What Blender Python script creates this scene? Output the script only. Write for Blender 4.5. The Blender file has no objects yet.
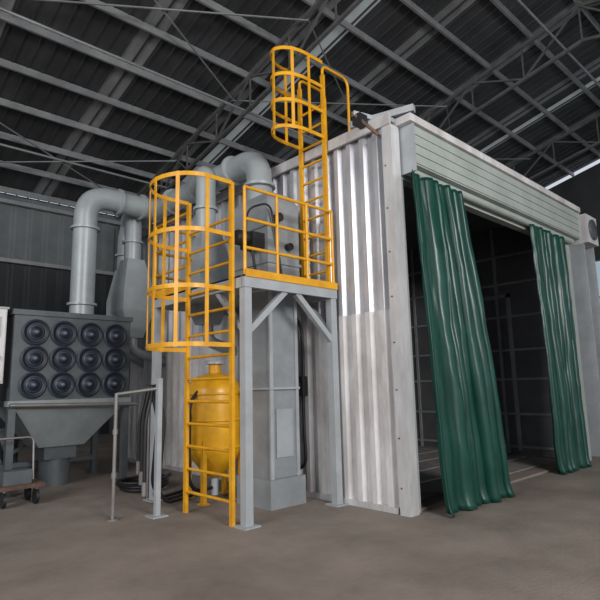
import bpy, bmesh, math, random
from mathutils import Vector, Matrix, noise
random.seed(7)
V=Vector
sc=bpy.context.scene
try:
    sc.view_settings.view_transform='Standard'
except Exception: pass

# ---------------------------------------------------------------- materials
def mat(name,col,rough=.5,metal=0,col2=None,scale=3,bump=0,bscale=40,stretch=(1,1,1),contrast=(.35,.65),emit=0,rough2=None,detail=6):
    m=bpy.data.materials.new(name); m.use_nodes=True
    nt=m.node_tree; N=nt.nodes; L=nt.links
    b=N['Principled BSDF']
    b.inputs['Base Color'].default_value=(*col,1)
    b.inputs['Roughness'].default_value=rough
    b.inputs['Metallic'].default_value=metal
    tc=N.new('ShaderNodeTexCoord'); mp=N.new('ShaderNodeMapping'); mp.inputs['Scale'].default_value=stretch
    L.new(tc.outputs['Object'],mp.inputs['Vector'])
    if col2 is None: col2=tuple(c*.8 for c in col)
    n=N.new('ShaderNodeTexNoise'); n.inputs['Scale'].default_value=scale; n.inputs['Detail'].default_value=detail; n.inputs['Roughness'].default_value=.65
    L.new(mp.outputs['Vector'],n.inputs['Vector'])
    cr=N.new('ShaderNodeValToRGB'); cr.color_ramp.elements[0].position=contrast[0]; cr.color_ramp.elements[1].position=contrast[1]
    cr.color_ramp.elements[0].color=(*col2,1); cr.color_ramp.elements[1].color=(*col,1)
    L.new(n.outputs['Fac'],cr.inputs['Fac']); L.new(cr.outputs['Color'],b.inputs['Base Color'])
    if rough2 is not None:
        mr=N.new('ShaderNodeMapRange'); mr.inputs['To Min'].default_value=rough2; mr.inputs['To Max'].default_value=rough
        L.new(n.outputs['Fac'],mr.inputs['Value']); L.new(mr.outputs['Result'],b.inputs['Roughness'])
    if bump>0:
        n2=N.new('ShaderNodeTexNoise'); n2.inputs['Scale'].default_value=bscale; n2.inputs['Detail'].default_value=4
        L.new(mp.outputs['Vector'],n2.inputs['Vector'])
        bp=N.new('ShaderNodeBump'); bp.inputs['Strength'].default_value=bump; bp.inputs['Distance'].default_value=.02
        L.new(n2.outputs['Fac'],bp.inputs['Height']); L.new(bp.outputs['Normal'],b.inputs['Normal'])
    if emit>0:
        b.inputs['Emission Color'].default_value=(*col,1); b.inputs['Emission Strength'].default_value=emit
    return m
M={}
M['floor']=mat('concrete_floor',(.29,.245,.21),.8,0,(.165,.138,.117),1.0,.3,30,contrast=(.3,.7))
M['galv']=mat('galvanised_sheet',(.68,.69,.72),.42,.4,(.42,.43,.46),2.2,.1,8,(1,1,.35),rough2=.32)
M['white']=mat('dusty_white_sheet',(.72,.71,.71),.55,.05,(.46,.44,.43),2.5,.08,20,(1,1,.4))
M['post']=mat('corner_flashing',(.72,.72,.72),.4,.3,(.50,.50,.50),4,.03,12,(1,1,.25),rough2=.3)
M['duct']=mat('grey_duct_paint',(.37,.41,.42),.38,.1,(.30,.33,.34),2)
M['header']=mat('shutter_paint',(.42,.46,.43),.5,.05,(.34,.38,.35),2)
M['steel']=mat('grey_steel_paint',(.42,.45,.47),.5,.1,(.34,.365,.38),3)
M['case']=mat('elevator_casing_paint',(.32,.345,.36),.45,.15,(.25,.27,.285),2.5)
M['yellow']=mat('yellow_paint',(.82,.41,.012),.42,0,(.64,.29,.01),5)
M['tank']=mat('yellow_tank_paint',(.78,.40,.01),.35,0,(.58,.28,.01),4)
M['green']=mat('green_tarpaulin',(.005,.060,.041),.40,0,(.003,.042,.029),2,.12,6,rough2=.32)
M['dark']=mat('grey_rubber_lining',(.115,.12,.127),.6,0,(.08,.084,.09),2)
M['darkp']=mat('grey_seam_strip',(.30,.31,.315),.5,0,(.20,.21,.215),3)
M['black']=mat('black_rubber',(.015,.015,.017),.5)
M['roof']=mat('roof_sheet',(.085,.088,.092),.5,.2,(.05,.052,.055),1.5,stretch=(1,.2,1))
M['roofl']=mat('silver_insulation_sheet',(.42,.43,.435),.45,.3,(.25,.258,.26),2.5,stretch=(1,.2,1))
M['truss']=mat('truss_steel',(.15,.15,.145),.6,.1,(.10,.10,.10),3)
M['foil']=mat('foil_strip',(.40,.415,.415),.4,.3,(.27,.28,.29),1.5)
M['wallw']=mat('warehouse_cladding',(.06,.068,.07),.6,.1,(.035,.04,.043),.8,stretch=(1,1,.3))
M['wallu']=mat('translucent_cladding',(.20,.225,.23),.6,0,(.13,.148,.155),.8)
M['dc']=mat('dust_collector_paint',(.11,.125,.135),.5,.1,(.075,.087,.095),3)
M['dch']=mat('hopper_paint',(.30,.33,.34),.5,.1,(.23,.26,.27),3)
M['cap']=mat('filter_cap_blue_black',(.016,.022,.036),.45,.1,(.010,.015,.026),4)
M['cap2']=mat('filter_cap_rim',(.12,.15,.19),.4,.2)
M['pipe']=mat('galvanised_pipe',(.30,.29,.28),.4,.5)
M['wood']=mat('pallet_wood',(.22,.14,.08),.8,0,(.13,.08,.045),6)
M['grate']=mat('floor_grating',(.34,.33,.31),.6,.2,(.23,.22,.21),5)
M['skyl']=mat('skylight_panel',(.45,.49,.50),.6,0,(.34,.37,.38),1,emit=.2)
M['rust']=mat('rusty_steel',(.16,.09,.06),.8,0,(.08,.05,.04),6)
M['glass']=mat('frosted_window',(.55,.68,.80),.4,0,(.45,.58,.70),2,emit=.35)

# ---------------------------------------------------------------- mesh builder
class B:
    def __init__(s,name): s.name=name; s.bm=bmesh.new(); s.m=[]
    def mi(s,k):
        if k not in s.m: s.m.append(k)
        return s.m.index(k)
    def faces(s,vs,fs,k,smooth=False):
        i=s.mi(k); bv=[s.bm.verts.new(v) for v in vs]
        for f in fs:
            try:
                fc=s.bm.faces.new([bv[j] for j in f]); fc.material_index=i; fc.smooth=smooth
            except ValueError: pass
    def loft2(s,a,b,k):
        vs=list(a)+list(b); n=len(a)
        fs=[tuple(range(n))[::-1],tuple(range(n,2*n))]+[(i,(i+1)%n,n+(i+1)%n,n+i) for i in range(n)]
        s.faces(vs,fs,k)
    def box(s,x0,x1,y0,y1,z0,z1,k):
        s.loft2([(x0,y0,z0),(x1,y0,z0),(x1,y1,z0),(x0,y1,z0)],[(x0,y0,z1),(x1,y0,z1),(x1,y1,z1),(x0,y1,z1)],k)
    def frus(s,r0,z0,r1,z1,k):
        f=lambda r,z:[(r[0],r[2],z),(r[1],r[2],z),(r[1],r[3],z),(r[0],r[3],z)]
        s.loft2(f(r0,z0),f(r1,z1),k)
    def beam(s,a,b,w,h,k,up=(0,0,1)):
        a=V(a);b=V(b);d=(b-a).normalized();u=V(up)
        if abs(d.dot(u))>.98: u=V((0,1,0))
        x=d.cross(u).normalized();y=x.cross(d)
        q=[x*sx*w/2+y*sy*h/2 for sx,sy in((-1,-1),(1,-1),(1,1),(-1,1))]
        s.loft2([a+o for o in q],[b+o for o in q],k)
    def ibeam(s,a,b,w,h,k,up=(0,0,1)):
        a=V(a);b=V(b);d=(b-a).normalized();u=V(up)
        if abs(d.dot(u))>.98: u=V((0,1,0))
        x=d.cross(u).normalized();y=x.cross(d);t=.012
        s.beam(a,b,t,h,k,up)
        for sg in(-1,1): s.beam(a+y*sg*h/2,b+y*sg*h/2,w,t*1.3,k,up)
    def tube(s,pts,r,k,n=12,cap=True,closed=False):
        pts=[V(p) for p in pts]; m=len(pts)
        rs=r if isinstance(r,(list,tuple)) else [r]*m
        T=[]
        for i in range(m):
            if closed: t=pts[(i+1)%m]-pts[i-1]
            else: t=pts[min(i+1,m-1)]-pts[max(i-1,0)]
            T.append(t.normalized())
        u=V((0,0,1)) if abs(T[0].z)<.9 else V((1,0,0))
        u=(u-T[0]*u.dot(T[0])).normalized(); vs=[]
        for i in range(m):
            u=(u-T[i]*u.dot(T[i])).normalized(); w=T[i].cross(u)
            for j in range(n):
                a=2*math.pi*j/n; vs.append(pts[i]+(u*math.cos(a)+w*math.sin(a))*rs[i])
        fs=[]
        for i in range(m if closed else m-1):
            for j in range(n):
                i2=(i+1)%m; fs.append((i*n+j,i*n+(j+1)%n,i2*n+(j+1)%n,i2*n+j))
        s.faces(vs,fs,k,True)
        if cap and not closed:
            for i in(0,m-1): s.faces([vs[i*n+j] for j in range(n)],[tuple(range(n))],k)
    def ribbon(s,pts,w,t,k,axis):
        pts=[V(p) for p in pts]; ax=V(axis)
        vs=[];m=len(pts)
        for i in range(m):
            d=(pts[min(i+1,m-1)]-pts[max(i-1,0)]).normalized(); o=d.cross(ax).normalized()
            for a,b in((-1,-1),(1,-1),(1,1),(-1,1)): vs.append(pts[i]+ax*a*w/2+o*b*t/2)
        fs=[(i*4+j,i*4+(j+1)%4,(i+1)*4+(j+1)%4,(i+1)*4+j) for i in range(m-1) for j in range(4)]
        fs+=[(0,1,2,3),((m-1)*4,(m-1)*4+1,(m-1)*4+2,(m-1)*4+3)]
        s.faces(vs,fs,k)
    def lathe(s,c,prof,k,n=28,axis='Z'):
        c=V(c);vs=[]
        for r,z in prof:
            for j in range(n):
                a=2*math.pi*j/n
                p={'Z':(r*math.cos(a),r*math.sin(a),z),'Y':(r*math.cos(a),z,r*math.sin(a)),'X':(z,r*math.cos(a),r*math.sin(a))}[axis]
                vs.append(c+V(p))
        m=len(prof)
        fs=[(i*n+j,i*n+(j+1)%n,(i+1)*n+(j+1)%n,(i+1)*n+j) for i in range(m-1) for j in range(n)]
        s.faces(vs,fs,k,True)
        s.faces([vs[j] for j in range(n)],[tuple(range(n))],k); s.faces([vs[(m-1)*n+j] for j in range(n)],[tuple(range(n))],k)
    def cyl(s,a,b,r,k,n=20): s.tube([a,b],r,k,n)
    def done(s):
        bmesh.ops.recalc_face_normals(s.bm,faces=s.bm.faces)
        me=bpy.data.meshes.new(s.name); s.bm.to_mesh(me); s.bm.free()
        for k in s.m: me.materials.append(M[k])
        o=bpy.data.objects.new(s.name,me); sc.collection.objects.link(o)
        return o
def fillet(pts,R,n=7):
    pts=[V(p) for p in pts]; out=[pts[0]]
    for i in range(1,len(pts)-1):
        p=pts[i]; a=(pts[i-1]-p); b=(pts[i+1]-p)
        rr=min(R,a.length*.49,b.length*.49); a=p+a.normalized()*rr; b=p+b.normalized()*rr
        for j in range(n+1):
            t=j/n; out.append(a*(1-t)**2+p*2*t*(1-t)+b*t*t)
    out.append(pts[-1]); return out

# ---------------------------------------------------------------- booth dims
X0,X1,Y0,Y1,H=5.30,10.9,3.85,11.0,4.88

def corr_y(b,x,y0,y1,z0,z1,k,out=-1,pitch=.23,dep=.06):
    pr=[];y=y0
    while y<y1:
        for dy,d in((0,0),(.08,0),(.12,dep),(.19,dep)):
            if y+dy<y1: pr.append((y+dy,d))
        y+=pitch
    pr.append((y1,0)); vs=[]
    for yy,d in pr: vs+=[(x+out*d,yy,z0),(x+out*d,yy,z1)]
    b.faces(vs,[(2*i,2*i+2,2*i+3,2*i+1) for i in range(len(pr)-1)],k)
def corr_x(b,y,x0,x1,z0,z1,k,out=-1,pitch=.205,dep=.04):
    pr=[];x=x0
    while x<x1:
        for dx,d in((0,0),(.075,0),(.1,dep),(.18,dep)):
            if x+dx<x1: pr.append((x+dx,d))
        x+=pitch
    pr.append((x1,0)); vs=[]
    for xx,d in pr: vs+=[(xx,y+out*d,z0),(xx,y+out*d,z1)]
    b.faces(vs,[(2*i,2*i+2,2*i+3,2*i+1) for i in range(len(pr)-1)],k)

# ---------------------------------------------------------------- floor / warehouse
b=B('floor'); b.box(-14,26,-12,20,-.2,0,'floor'); b.done()

RY,EZ,RZ=4,7.7,11.2
def roofz(y): return RZ-(RZ-EZ)*(abs(y-RY)/14.2)
b=B('wall_back')
corr_x(b,18.2,-14,24,0,5.6,'wallw',-1,.5,.05)
corr_x(b,18.25,-14,24,5.6,7.75,'wallu',-1,.5,.05)
b.box(-14,24,18.3,18.4,0,7.8,'wallw')
for z in(1.2,3.2,5.5,7.4): b.box(-14,24,17.98,18.12,z,z+.12,'foil' if z>5 else 'truss')
b.done()
b=B('wall_right')
b.box(24,24.15,-10,18.2,0,3.2,'wallw'); b.box(24,24.15,-10,18.2,6.4,7.7,'wallw')
b.box(24,24.15,9,18.2,3.2,6.4,'wallw'); b.box(24,24.15,-10,-2,3.2,6.4,'wallw')
b.loft2([(24,-10,7.7),(24,18.2,7.7),(24,4,11.2)],[(24.15,-10,7.7),(24.15,18.2,7.7),(24.15,4,11.2)],'wallw')
b.done()
b=B('window_1')
b.box(24.03,24.08,-2,9,3.2,6.4,'glass')
for i in range(12): b.box(23.98,24.12,-2+i-.03,-2+i+.03,3.2,6.4,'truss')
for z in(3.2,4.8,6.34): b.box(23.98,24.12,-2,9,z,z+.06,'truss')
b.done()
b=B('ceiling')
for sgn in(-1,1):
    x=-14
    i=0
    while x<24:
        w=1.0
        ya,yb=RY,RY+sgn*14.3
        za,zb=roofz(ya)+.16,roofz(yb)+.16
        def sheet(xa,xb,k): b.loft2([(xa,ya,za),(xb,ya,za),(xb,yb,zb),(xa,yb,zb)],[(xa,ya,za+.04),(xb,ya,za+.04),(xb,yb,zb+.04),(xa,yb,zb+.04)],k)
        if i%9==5: sheet(x,x+.45,'skyl'); sheet(x+.45,x+w,'roof')
        elif i%3==1: sheet(x,x+.6,'roofl'); sheet(x+.6,x+w,'roof')
        else: sheet(x,x+w,'roof')
        for q in(.0,.33,.66): b.beam((x+q,ya,za-.02),(x+q,yb,zb-.02),.04,.04,'roof')
        x+=w;i+=1
b.done()
b=B('roof_purlins')
for j in range(-11,12):
    y=RY+j*1.27
    z=roofz(y)+.06
    b.box(-14,24,y-.03,y+.03,z-.1,z+.08,'foil' )
b.done()
for tx in(-4,2,8,14,20):
    b=B('roof_truss')
    def tz(y): return roofz(y)-.08
    for sg in(-1,1):
        b.beam((tx,RY,tz(RY)),(tx,RY+sg*14,tz(RY+sg*14)),.09,.09,'truss')
    n=18; ys=[RY-14+28*i/n for i in range(n+1)]
    def bz(y): return tz(y)-.75-.25*(1-abs(y-RY)/14)
    for i in range(n):
        b.beam((tx,ys[i],bz(ys[i])),(tx,ys[i+1],bz(ys[i+1])),.08,.08,'truss')
        if i%2==0: b.beam((tx,ys[i],bz(ys[i])),(tx,ys[i+1],tz(ys[i+1])),.05,.05,'truss')
        else: b.beam((tx,ys[i],tz(ys[i])),(tx,ys[i+1],bz(ys[i+1])),.05,.05,'truss')
        b.beam((tx,ys[i],bz(ys[i])),(tx,ys[i],tz(ys[i])),.04,.04,'truss')
    b.done()
b=B('roof_bracing')
for x in(-4,2,8,14):
    for y in(-6,0,8,14):
        b.beam((x,y,roofz(y)-.2),(x+6,y+3,roofz(y+3)-.2),.03,.03,'foil')
        b.beam((x,y+3,roofz(y+3)-.24),(x+6,y,roofz(y)-.24),.03,.03,'foil')
for y in(-3,RY+.5,10.5,14.5):
    b.tube([(-14,y,roofz(y)-.85),(24,y,roofz(y)-.85)],.035,'foil',6)
b.done()
for tx in(-4,2,8,14,20):
    b=B('warehouse_column'); b.ibeam((tx,17.75,0),(tx,17.75,7.3),.25,.35,'truss',(0,1,0)); b.done()

# ---------------------------------------------------------------- booth
b=B('industrial_spray_booth')
corr_y(b,X0-.012,Y0+.06,Y1,2.36,4.80,'galv'); corr_y(b,X0-.022,Y0+.06,Y1,.06,2.4,'white')
b.box(X0,X0+.1,Y0,Y1,0,H-.05,'dark')
b.box(X0-.09,X0-.002,Y0+.1,Y1,0,.07,'post')
b.box(X0,X1,Y1-.1,Y1,0,H-.05,'dark'); b.box(X1-.1,X1,Y0,Y1,0,H-.05,'dark')
corr_y(b,X1+.01,Y0+.16,Y1,.06,4.80,'white',1)
corr_x(b,Y1+.01,X0,X1,.06,4.80,'white',1)
# roof
b.box(X0-.1,X1+.1,Y0-.05,Y1+.1,H-.06,H,'steel')
b.box(X0-.13,X0-.09,Y0-.08,Y1+.1,H-.13,H+.02,'white')
b.box(X0+.1,X1-.1,Y0+.1,Y1-.1,H-.12,H-.06,'dark')
# corner post and right post
b.box(X0-.11,X0-.085,Y0-.06,Y0+.06,0,H-.13,'post'); b.box(X0-.11,X0+.06,Y0-.085,Y0-.06,0,H-.13,'post')
b.box(X0,X0+.16,Y0-.04,Y0+.1,0,H-.1,'steel')
for z in [.3+.56*i for i in range(8)]:
    b.cyl((X0-.122,Y0+.02,z),(X0-.11,Y0+.02,z),.010,'rust',8)
b.box(X1-.16,X1,Y0-.08,Y0+.1,0,4.1,'header'); b.box(X1-.24,X1-.16,Y0-.02,Y0+.06,0,4.1,'steel')
# lintel + shutter header
b.box(X0+.07,X1,Y0-.05,Y0+.08,4.08,H-.1,'header')
yf=3.60
b.box(X0+.12,X1+.12,yf,Y0-.05,4.22,4.76,'header')
for z in(4.24,4.37,4.50,4.63): b.box(X0+.12,X1+.13,yf-.014,yf,z,z+.10,'header')
b.box(X0+.02,X1+.16,yf-.05,Y0+.1,4.76,4.86,'white')
b.tube([(X0+.15,yf+.13,4.18),(X1,yf+.13,4.18)],.06,'header',14)
b.box(X0+.1,X0+.13,yf-.03,Y0,4.12,4.80,'steel'); b.box(X1+.12,X1+.15,yf-.03,Y0,4.12,4.80,'header')
# roof hoist arm at the corner
b.beam((X0-.14,Y0+.55,4.95),(X0+.12,yf-.05,4.95),.09,.09,'steel')
b.beam((X0-.32,Y0+.35,4.99),(X0+.45,Y0+.05,4.93),.06,.06,'steel'); b.beam((X0-.32,Y0+.35,4.99),(X0-.12,Y0+.1,4.66),.035,.035,'rust')
b.box(X0-.3,X0-.14,Y0+.25,Y0+.38,4.84,4.98,'black')
# inner lining seams and rails
xr=X1-.1
for i in range(7): 
    y=Y0+.4+i*1.05; b.box(xr-.03,xr,y-.03,y+.03,0,4.8,'darkp')
for z in(.15,.8,1.5,2.1,2.8,3.5,4.1): b.box(xr-.028,xr,Y0+.1,Y1-.1,z,z+.045,'darkp')
b.box(xr-.06,xr-.03,5.0,5.08,.1,3.3,'darkp'); b.box(xr-.06,xr-.03,6.1,6.18,.1,3.3,'darkp'); b.box(xr-.06,xr-.03,5.0,6.18,3.22,3.3,'darkp')
for i in range(6):
    x=X0+.4+i*1.0; b.box(x-.03,x+.03,Y1-.13,Y1-.1,0,4.8,'darkp')
for z in(.15,.8,1.5,2.1,2.8,3.5,4.1): b.box(X0+.1,X1-.1,Y1-.13,Y1-.1,z,z+.045,'darkp')
b.box(X0+.1,X1-.1,Y0,Y1-.1,0,.03,'floor')
for i in range(10):
    y=Y0+.3+i*.62
    b.box(X0+.5,X1-.5,y,y+.5,.03,.045,'grate')
b.done()

# ---------------------------------------------------------------- curtains
def curtain(name,xt0,xt1,xb0,xb1,yt,yb,ztop,zbot,folds,amp,seed,belly=0,pool=0):
    nu,nv=320,80; vs=[]
    for j in range(nv+1):
        t=j/nv
        for i in range(nu+1):
            s=i/nu
            w=s+.055*math.sin(7*s+seed)+.008*math.sin(2.4*t+seed+3*s)*t
            xa=xt0+(xt1-xt0)*s; xb=xb0+(xb1-xb0)*s
            x=xa+(xb-xa)*t
            ph=2*math.pi*folds*w+seed
            ph2=2*math.pi*folds*.37*w+seed*3+.35*t
            A=amp*(.55+.55*t)*(.8+.5*noise.noise(V((s*5,t*.5,seed))))
            sn=math.sin(ph); sn=math.copysign(abs(sn)**.6,sn)
            y=yt+(yb-yt)*t+A*(.75*sn+.6*math.sin(ph2)) - belly*math.sin(math.pi*t)*s
            q=noise.noise(V((s*3.0+t*1.0,t*1.8-s,seed+3)))
            y-=.06*abs(q)
            q2=noise.noise(V((s*9-t*3,t*7+s*2,seed+7)))
            y+=.028*abs(q2)
            x+=A*.5*math.cos(ph)+.03*noise.noise(V((s*5,t*2,seed+9)))*t
            z=ztop+(zbot-ztop)*t
            if t>.95 and pool:
                k=(t-.95)/.05; y-=pool*k*k*(.6+.4*math.sin(ph*.5))
            vs.append((x,y,max(z,.012)))
    fs=[(j*(nu+1)+i,j*(nu+1)+i+1,(j+1)*(nu+1)+i+1,(j+1)*(nu+1)+i) for j in range(nv) for i in range(nu)]
    b=B(name); b.faces(vs,fs,'green',True)
    o=b.done(); md=o.modifiers.new('solid','SOLIDIFY'); md.thickness=.006
    return o
curtain('green_curtain',5.40,6.64,5.44,7.02,3.66,3.50,4.14,.015,8.5,.075,1.3,.04,.05)
curtain('green_curtain',8.92,10.42,8.98,10.2,3.68,3.60,4.14,.015,9.5,.07,4.1,0,.04)

# ---------------------------------------------------------------- access platform
PX0,PX1,PY0,PY1,PZ=3.69,5.18,4.83,6.9,2.77
b=B('access_platform')
for (x,y) in((PX0,PY0),(PX1-.06,PY0),(PX0,PY1),(PX1-.06,PY1)):
    b.box(x-.05,x+.05,y-.05,y+.05,0,PZ-.14,'steel'); b.box(x-.11,x+.11,y-.11,y+.11,0,.015,'steel')
b.box(PX0-.06,PX1,PY0-.06,PY0-.01,PZ-.14,PZ,'steel'); b.box(PX0-.06,PX1,PY1+.01,PY1+.06,PZ-.14,PZ,'steel')
b.box(PX0-.06,PX0-.01,PY0,PY1,PZ-.14,PZ,'steel'); b.box(PX1-.05,PX1,PY0,PY1,PZ-.14,PZ,'steel')
b.box(PX0-.06,PX1,PY0-.06,5.2,PZ-.02,PZ,'steel'); b.box(PX0-.06,4.34,5.2,6.1,PZ-.02,PZ,'steel'); b.box(4.98,PX1,5.2,6.1,PZ-.02,PZ,'steel'); b.box(PX0-.06,PX1,6.1,PY1+.06,PZ-.02,PZ,'steel')
b.beam((PX0,PY0,2.1),(PX0+.6,PY0,PZ-.13),.07,.07,'steel'); b.beam((PX1-.06,PY0,2.05),(PX1-.7,PY0,PZ-.13),.07,.07,'steel')
b.beam((PX0,PY0,2.1),(PX0,PY0+.55,PZ-.13),.06,.06,'steel'); b.beam((PX1-.06,PY0,2.2),(PX1-.06,PY0+.5,PZ-.13),.06,.06,'steel')
r=.021
zt=3.84
for z in(zt,3.45,3.1):
    b.tube([(PX0-.03,PY0-.03,z),(PX1-.03,PY0-.03,z)],r,'yellow',8)
for x in(PX0-.03,PX0+.47,PX0+.98,PX1-.03): b.tube([(x,PY0-.03,PZ),(x,PY0-.03,zt)],r,'yellow',8)
b.box(PX0-.05,PX1,PY0-.075,PY0-.062,PZ-.02,PZ+.07,'yellow')
for z in(zt,3.45,3.1):
    b.tube([(PX0-.03,6.05,z),(PX0-.03,PY1+.03,z),(PX1-.03,PY1+.03,z)],r,'yellow',8)
for p in((PX0-.03,6.05),(PX0-.03,PY1+.03),(4.4,PY1+.03),(PX1-.03,PY1+.03)): b.tube([(*p,PZ),(*p,zt)],r,'yellow',8)
b.box(PX0-.075,PX0-.062,6.0,PY1+.05,PZ,PZ+.1,'yellow')
b.done()

# ---------------------------------------------------------------- caged ladders
def caged_ladder(x,ya,yb,z0,z1,zc0,zc1,depth,nh,ns,rung=.28,flare=0):
    b=B('caged_ladder')
    for y in(ya,yb): b.box(x-.02,x+.02,y-.03,y+.03,z0,z1,'yellow')
    z=z0+.25
    while z<z1-.35:
        b.tube([(x,ya,z),(x,yb,z)],.018,'yellow',8); z+=rung
    yc=(ya+yb)/2; hw=(yb-ya)/2*1.02
    def hoop(k,zz):
        pts=[]; n=24
        sd=depth*.45
        pts.append((x,yc-hw*k,zz))
        for i in range(n+1):
            a=math.pi*i/n
            pts.append((x-sd-(depth-sd)*math.sin(a),yc-hw*k*math.cos(a),zz))
        pts.append((x,yc+hw*k,zz)); return pts
    for i in range(nh):
        zz=zc0+(zc1-zc0)*i/(nh-1)
        b.ribbon(hoop(1.0,zz),.05,.012,'yellow',(0,0,1))
    h=hoop(1.0,0)
    P=[V(p) for p in h]; Ls=[0]
    for i in range(1,len(P)): Ls.append(Ls[-1]+(P[i]-P[i-1]).length)
    for q in range(ns):
        s=Ls[-1]*(q+1)/(ns+1)
        for i in range(1,len(P)):
            if Ls[i]>=s:
                t=(s-Ls[i-1])/(Ls[i]-Ls[i-1]); p=P[i-1].lerp(P[i],t); d=(P[i]-P[i-1]).normalized(); break
        b.ribbon([(p.x,p.y,zc0-.03),(p.x,p.y,zc1+.03)],.045,.01,'yellow',(d.x,d.y,0))
    if flare:
        for y in(ya,yb):
            b.tube(fillet([(x,y,z1-.05),(x,y,z1+.15),(x+.55,y,z1+.15),(x+.55,y,4.88)],.15),.022,'yellow',8)
    return b
b=caged_ladder(3.595,4.97,5.93,0,3.92,1.97,3.92,.74,4,5,.27); b.done()
b=caged_ladder(5.12,4.86,5.34,PZ,5.9,4.95,6.1,.72,4,5,.27,1); b.done()

# ---------------------------------------------------------------- bucket elevator
b=B('bucket_elevator')
b.box(4.42,4.86,5.28,5.78,.0,4.0,'case')
b.box(4.36,4.92,5.22,6.05,2.78,3.98,'case'); b.frus((4.36,4.92,5.22,6.05),3.98,(4.46,4.82,5.3,5.95),4.12,'case')
b.box(4.34,4.93,5.2,5.9,0,.35,'case')
for x in(4.42,4.86):
    b.box(x-.025,x+.025,5.25,5.28,.35,2.75,'steel')
b.box(4.38,4.90,5.24,5.82,1.45,1.48,'steel')
b.box(4.5,4.78,5.26,5.28,.6,1.2,'steel')
for z in(3.1,3.6): b.box(4.34,4.94,5.20,6.07,z,z+.04,'case')
b.box(4.16,4.36,5.28,5.56,3.30,3.50,'black')
b.lathe((4.10,5.42,3.42),[(0,-.1),(.1,-.1),(.11,.1),(.06,.14),(0,.14)],'black',16,'X')
b.tube(fillet([(4.2,5.35,3.3),(4.2,5.3,3.0),(4.3,5.3,2.8)],.1),.018,'black',8)
b.tube(fillet([(4.1,5.35,3.5),(4.0,5.2,3.75),(4.35,5.15,3.9),(4.5,5.18,3.3),(4.6,5.2,2.8)],.15),.014,'black',8)
b.cyl((4.5,5.22,3.72),(4.5,5.12,3.72),.06,'black'); b.cyl((4.7,5.22,3.35),(4.7,5.14,3.35),.05,'black')
b.done()

# ---------------------------------------------------------------- ducts
b=B('exhaust_duct')
xd,zd=4.82,4.93
R=.19
def flange(p,ax,r=R+.05,t=.04):
    p=V(p);a=V(ax); b.cyl(p-a*t/2,p+a*t/2,r,'duct',20)
b.tube(fillet([(xd,10.4,3.95),(xd,10.4,zd),(xd,5.95,zd),(xd-.12,5.8,4.10)],.42,9),R,'duct',24)
for y in(6.6,7.6,8.5,10.0): flange((xd,y,zd),(0,1,0))
flange((4.72,5.83,4.40),(0,0,1)); flange((xd,10.4,4.25),(0,0,1))
dx,dy=3.46,9.15
b.tube(fillet([(dx,dy,2.7),(dx,dy,zd),(xd,dy,zd)],.42,9),.2,'duct',24)
flange((dx,dy,4.3),(0,0,1),.245); flange((dx,dy,2.95),(0,0,1),.245); flange((4.05,dy,zd),(1,0,0),.245); flange((4.5,dy,zd),(1,0,0),.245)
for y,r in((6.95,.16),(9.5,.16)):
    b.tube(fillet([(xd-.05,y+.75,zd),(xd-.22,y+.3,zd),(xd-.3,y,zd-.02),(xd-.3,y,3.9)],.3,8),r,'duct',22)
    flange((xd-.3,y,4.3),(0,0,1),r+.04)
for x,y in((xd-.3,6.95),(xd-.3,9.5),(xd,10.4)):
    b.frus((x-.28,x+.34,y-.28,y+.28),3.3,(x-.17,x+.17,y-.17,y+.17),3.95,'duct')
    b.box(x-.28,x+.34,y-.28,y+.28,2.95,3.3,'duct')
    b.frus((x-.1,x+.2,y-.12,y+.12),2.45,(x-.28,x+.34,y-.28,y+.28),2.95,'duct')
    b.tube(fillet([(x+.05,y,2.5),(x+.05,y,2.2),(X0-.02,y,2.0)],.15),.09,'duct',14)
b.done()

# ---------------------------------------------------------------- dust collector
b=B('dust_collector')
cx0,cx1,cy,cz0,cz1=2.30,4.14,8.7,1.32,2.70
b.box(cx0,cx1,cy,cy+1.3,cz0,cz1,'dc')
b.box(cx0-.03,cx1+.03,cy-.03,cy+1.33,cz1-.05,cz1+.03,'dc'); b.box(cx0-.03,cx1+.03,cy-.03,cy+1.33,cz0-.04,cz0+.04,'dch')
for r_ in range(3):
    for c in range(4):
        x=2.60+c*.42; z=2.39-r_*.40
        b.lathe((x,cy,z),[(.19,0),(.195,-.05),(.17,-.06),(.165,-.045),(.10,-.05),(.09,-.07),(.0,-.072)],'cap',28,'Y')
        b.lathe((x,cy,z),[(.197,-.015),(.205,-.03),(.197,-.045)],'cap2',28,'Y')
        b.lathe((x,cy,z),[(.10,-.048),(.105,-.058),(.095,-.062)],'cap2',28,'Y')
        b.lathe((x,cy-.07,z),[(.035,0),(.03,-.04),(0,-.04)],'cap2',10,'Y')
b.frus((2.85,3.55,cy+.35,cy+.95),.62,(cx0+.05,cx1-.05,cy,cy+1.3),cz0-.04,'dch')
b.box(2.95,3.45,cy+.4,cy+.9,.42,.62,'dc'); b.cyl((3.2,cy+.65,.0),(3.2,cy+.65,.42),.24,'dc')
for x in(cx0+.04,cx1-.04):
    for y in(cy+.04,cy+1.26):
        b.box(x-.05,x+.05,y-.05,y+.05,0,cz0,'dc'); b.box(x-.1,x+.1,y-.1,y+.1,0,.02,'dc')
b.beam((cx0+.04,cy+1.26,.3),(cx1-.04,cy+1.26,1.2),.05,.05,'dc'); b.beam((cx0+.04,cy+.04,.35),(cx0+.04,cy+1.26,1.15),.05,.05,'dc')
b.box(cx0,cx1,cy+1.22,cy+1.28,.25,.33,'dc')
b.tube([(cx0-.02,cy-.1,1.3),(cx1+.1,cy-.1,1.25)],.03,'pipe',8)
b.done()

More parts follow.
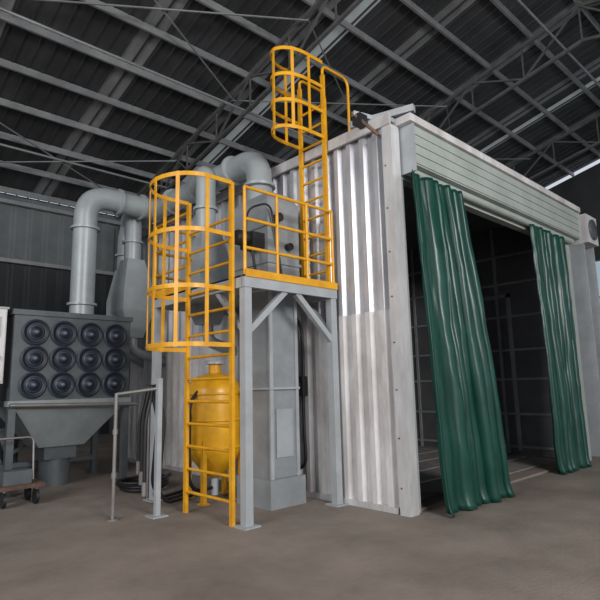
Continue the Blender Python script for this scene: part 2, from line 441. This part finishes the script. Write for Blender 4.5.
b=B('control_cabinet')
b.box(1.62,2.2,8.72,9.2,1.62,2.72,'white'); b.box(1.64,2.18,8.70,8.72,1.65,2.69,'white'); b.box(1.66,2.16,8.78,9.14,0,1.62,'dc')
b.box(1.70,2.12,8.69,8.70,2.3,2.6,'steel'); b.cyl((2.1,8.70,2.0),(2.1,8.66,2.0),.03,'black',10); b.box(1.6,2.22,8.7,9.22,2.72,2.75,'steel')
b.done()

# ---------------------------------------------------------------- blasting tank
def tank(x,y,s=1):
    b=B('blasting_tank'); r=.36*s
    prof=[(.05,.28),(.12,.3),(r*.97,.62),(r,.68),(r,1.42)]+[(r*math.cos(a*math.pi/16),1.42+.28*math.sin(a*math.pi/16)) for a in range(1,8)]+[(.05,1.71)]
    b.lathe((x,y,0),prof,'tank',32)
    for z in(.7,1.06,1.41): b.lathe((x,y,0),[(r,z-.015),(r+.012,z-.015),(r+.012,z+.015),(r,z+.015)],'tank',32)
    for a in(.6,2.17,3.74,5.31):
        p=V((x+(r-.02)*math.cos(a),y+(r-.02)*math.sin(a),0)); b.beam(p,p+V((0,0,.8)),.06,.06,'tank'); b.beam(p,p+V((0,0,.015)),.12,.12,'tank')
    b.cyl((x,y,1.68),(x,y,1.83),.09,'tank'); b.lathe((x,y,1.82),[(.14,0),(.14,.05),(0,.05)],'steel',16)
    b.cyl((x,y,.05),(x,y,.3),.05,'steel'); b.tube(fillet([(x-.03,y,.15),(x-.35,y-.1,.15),(x-.5,y-.15,.3),(x-.5,y-.15,1.3),(x-.2,y-.1,1.6)],.12),.025,'black',8)
    b.lathe((x-r-.02,y,1.1),[(.07,0),(.07,-.03),(0,-.03)],'steel',16,'X')
    b.done()
tank(4.30,6.35,1.12)

# ---------------------------------------------------------------- hose rack / pipe stand
b=B('hose_rack')
b.box(3.23,3.29,5.99,6.05,0,1.62,'steel'); b.box(3.16,3.36,5.92,6.12,0,.015,'steel')
b.tube([(2.82,6.25,0),(2.82,6.25,1.45)],.022,'pipe',10); b.cyl((2.82,6.25,0),(2.82,6.25,.02),.07,'pipe')
b.tube(fillet([(2.82,6.25,1.44),(3.26,6.02,1.5),(3.5,6.9,1.5),(3.7,7.1,1.45)],.05),.02,'pipe',10)
b.tube([(3.7,7.1,0),(3.7,7.1,1.47)],.025,'pipe',10)
for i,(hx,hy) in enumerate(((3.3,6.2),(3.36,6.4),(3.42,6.6))):
    b.tube(fillet([(hx-.12,hy,.35+.1*i),(hx-.12,hy,1.1),(hx,hy,1.6),(hx+.14,hy,1.1),(hx+.1,hy+.05,.25),(hx+.3,hy+.2,.04),(hx+.8,hy+.4,.04)],.14),.022,'black',8)
    b.cyl((hx-.12,hy,.38+.1*i),(hx-.12,hy,.22+.1*i),.03,'pipe',10)
for z in(.5,1.0): b.cyl((2.82,6.25,z-.03),(2.82,6.25,z+.03),.032,'pipe',10)
b.done()
b=B('coiled_hose')
pts=[]
for i in range(150):
    a=i*.17; rr_=.34+.03*math.sin(i*.3)
    pts.append((3.95+rr_*math.cos(a),7.75+rr_*math.sin(a),.03+.0009*i))
b.tube(pts+[(4.5,8.2,.03),(4.9,8.6,.03)],.024,'black',8)
b.done()

# power cable and junction boxes on the booth side
b=B('power_cable')
xw=X0-.10
b.tube(fillet([(xw,6.1,3.0),(xw,6.1,2.75),(xw,5.62,2.5),(xw,5.5,2.3),(xw,5.48,1.9),(xw,5.5,1.0),(xw,5.46,.4),(xw,5.8,.3),(xw,6.15,.45),(xw,6.2,1.2)],.15),.022,'black',8)
b.tube(fillet([(xw,5.95,3.6),(xw,6.0,2.2),(xw,6.0,.5),(xw,5.7,.3)],.1),.014,'black',8)
b.box(xw-.08,xw+.02,5.42,5.60,1.35,1.62,'black'); b.cyl((xw-.09,5.5,1.5),(xw-.14,5.5,1.5),.05,'black'); b.box(xw-.04,xw+.02,5.9,6.0,1.1,1.25,'steel')
b.done()

b=B('ventilation_unit')
b.box(11.5,12.1,3.6,4.2,4.25,4.85,'white'); b.lathe((11.8,3.6,4.55),[(.22,0),(.22,-.03),(.05,-.04),(0,-.04)],'dc',20,'Y')
b.box(11.5,11.56,3.7,4.1,0,4.25,'steel'); b.box(12.04,12.1,3.7,4.1,0,4.25,'steel')
b.beam((11.53,3.9,2.0),(12.07,3.9,3.6),.05,.05,'steel')
b.done()

# far-left clutter
b=B('wooden_pallet')
for k in range(3):
    z=k*.15
    for i in range(6): b.box(.9,2.0,11.2+i*.19,11.34+i*.19,z+.11,z+.14,'wood')
    for x in(.9,1.4,1.9): b.box(x,x+.1,11.2,12.3,z,z+.11,'wood')
b.done()
for x,y in((2.75,10.7),(2.35,11.2)):
    b=B('steel_drum'); b.lathe((x,y,0),[(.26,0),(.27,.02),(.26,.04),(.26,.28),(.275,.3),(.26,.32),(.26,.58),(.275,.6),(.26,.62),(.26,.84),(.275,.86),(.25,.85),(0,.84)],'dc',24); b.done()
b=B('hand_cart')
ox=.25
b.box(1.75+ox,2.35+ox,7.9,8.35,.22,.27,'rust')
for x in(1.85+ox,2.25+ox):
    for y in(7.95,8.3): b.cyl((x-.02,y,.1),(x+.02,y,.1),.1,'black',16); b.box(x-.015,x+.015,y-.02,y+.02,.1,.22,'pipe')
b.tube(fillet([(1.78+ox,8.33,.27),(1.78+ox,8.4,.85),(2.32+ox,8.4,.85),(2.32+ox,8.33,.27)],.08),.016,'pipe',8)
b.box(1.85+ox,2.2+ox,8.0,8.25,.27,.45,'dc')
b.done()

# ---------------------------------------------------------------- light
w=bpy.data.worlds.new('world'); sc.world=w; w.use_nodes=True
w.node_tree.nodes['Background'].inputs[0].default_value=(.82,.88,1,1); w.node_tree.nodes['Background'].inputs[1].default_value=.74
def area(name,loc,tgt,sx,sy,e,col):
    l=bpy.data.lights.new(name,'AREA'); l.shape='RECTANGLE'; l.size=sx; l.size_y=sy; l.energy=e; l.color=col
    o=bpy.data.objects.new(name,l); o.location=loc; o.rotation_euler=(V(tgt)-V(loc)).to_track_quat('-Z','Y').to_euler(); sc.collection.objects.link(o)
area('added_area_light',(-7,3,5.5),(5,7,1.5),5,3,600,(1,.97,.95))  # added lamp outside the view, fills from the left; no door stands here
area('added_area_light',(1.5,-8,6),(5.5,5,2),4,3,1300,(1,.97,.95))  # added lamp, grazes the side wall to bring out rib contrast

# ---------------------------------------------------------------- camera
A=math.radians(46.7);p=math.radians(9.1);rr=math.radians(1.3)
f=V((math.cos(p)*math.cos(A),math.cos(p)*math.sin(A),math.sin(p)))
r0=V((math.sin(A),-math.cos(A),0));u0=r0.cross(f)
Rv=r0*math.cos(rr)-u0*math.sin(rr);U=u0*math.cos(rr)+r0*math.sin(rr)
m=Matrix((( Rv.x,U.x,-f.x,0),(Rv.y,U.y,-f.y,0),(Rv.z,U.z,-f.z,1.5),(0,0,0,1)))
cd=bpy.data.cameras.new('camera'); cd.lens=531/600*36; cd.sensor_width=36
co=bpy.data.objects.new('camera',cd); co.matrix_world=m; sc.collection.objects.link(co); sc.camera=co
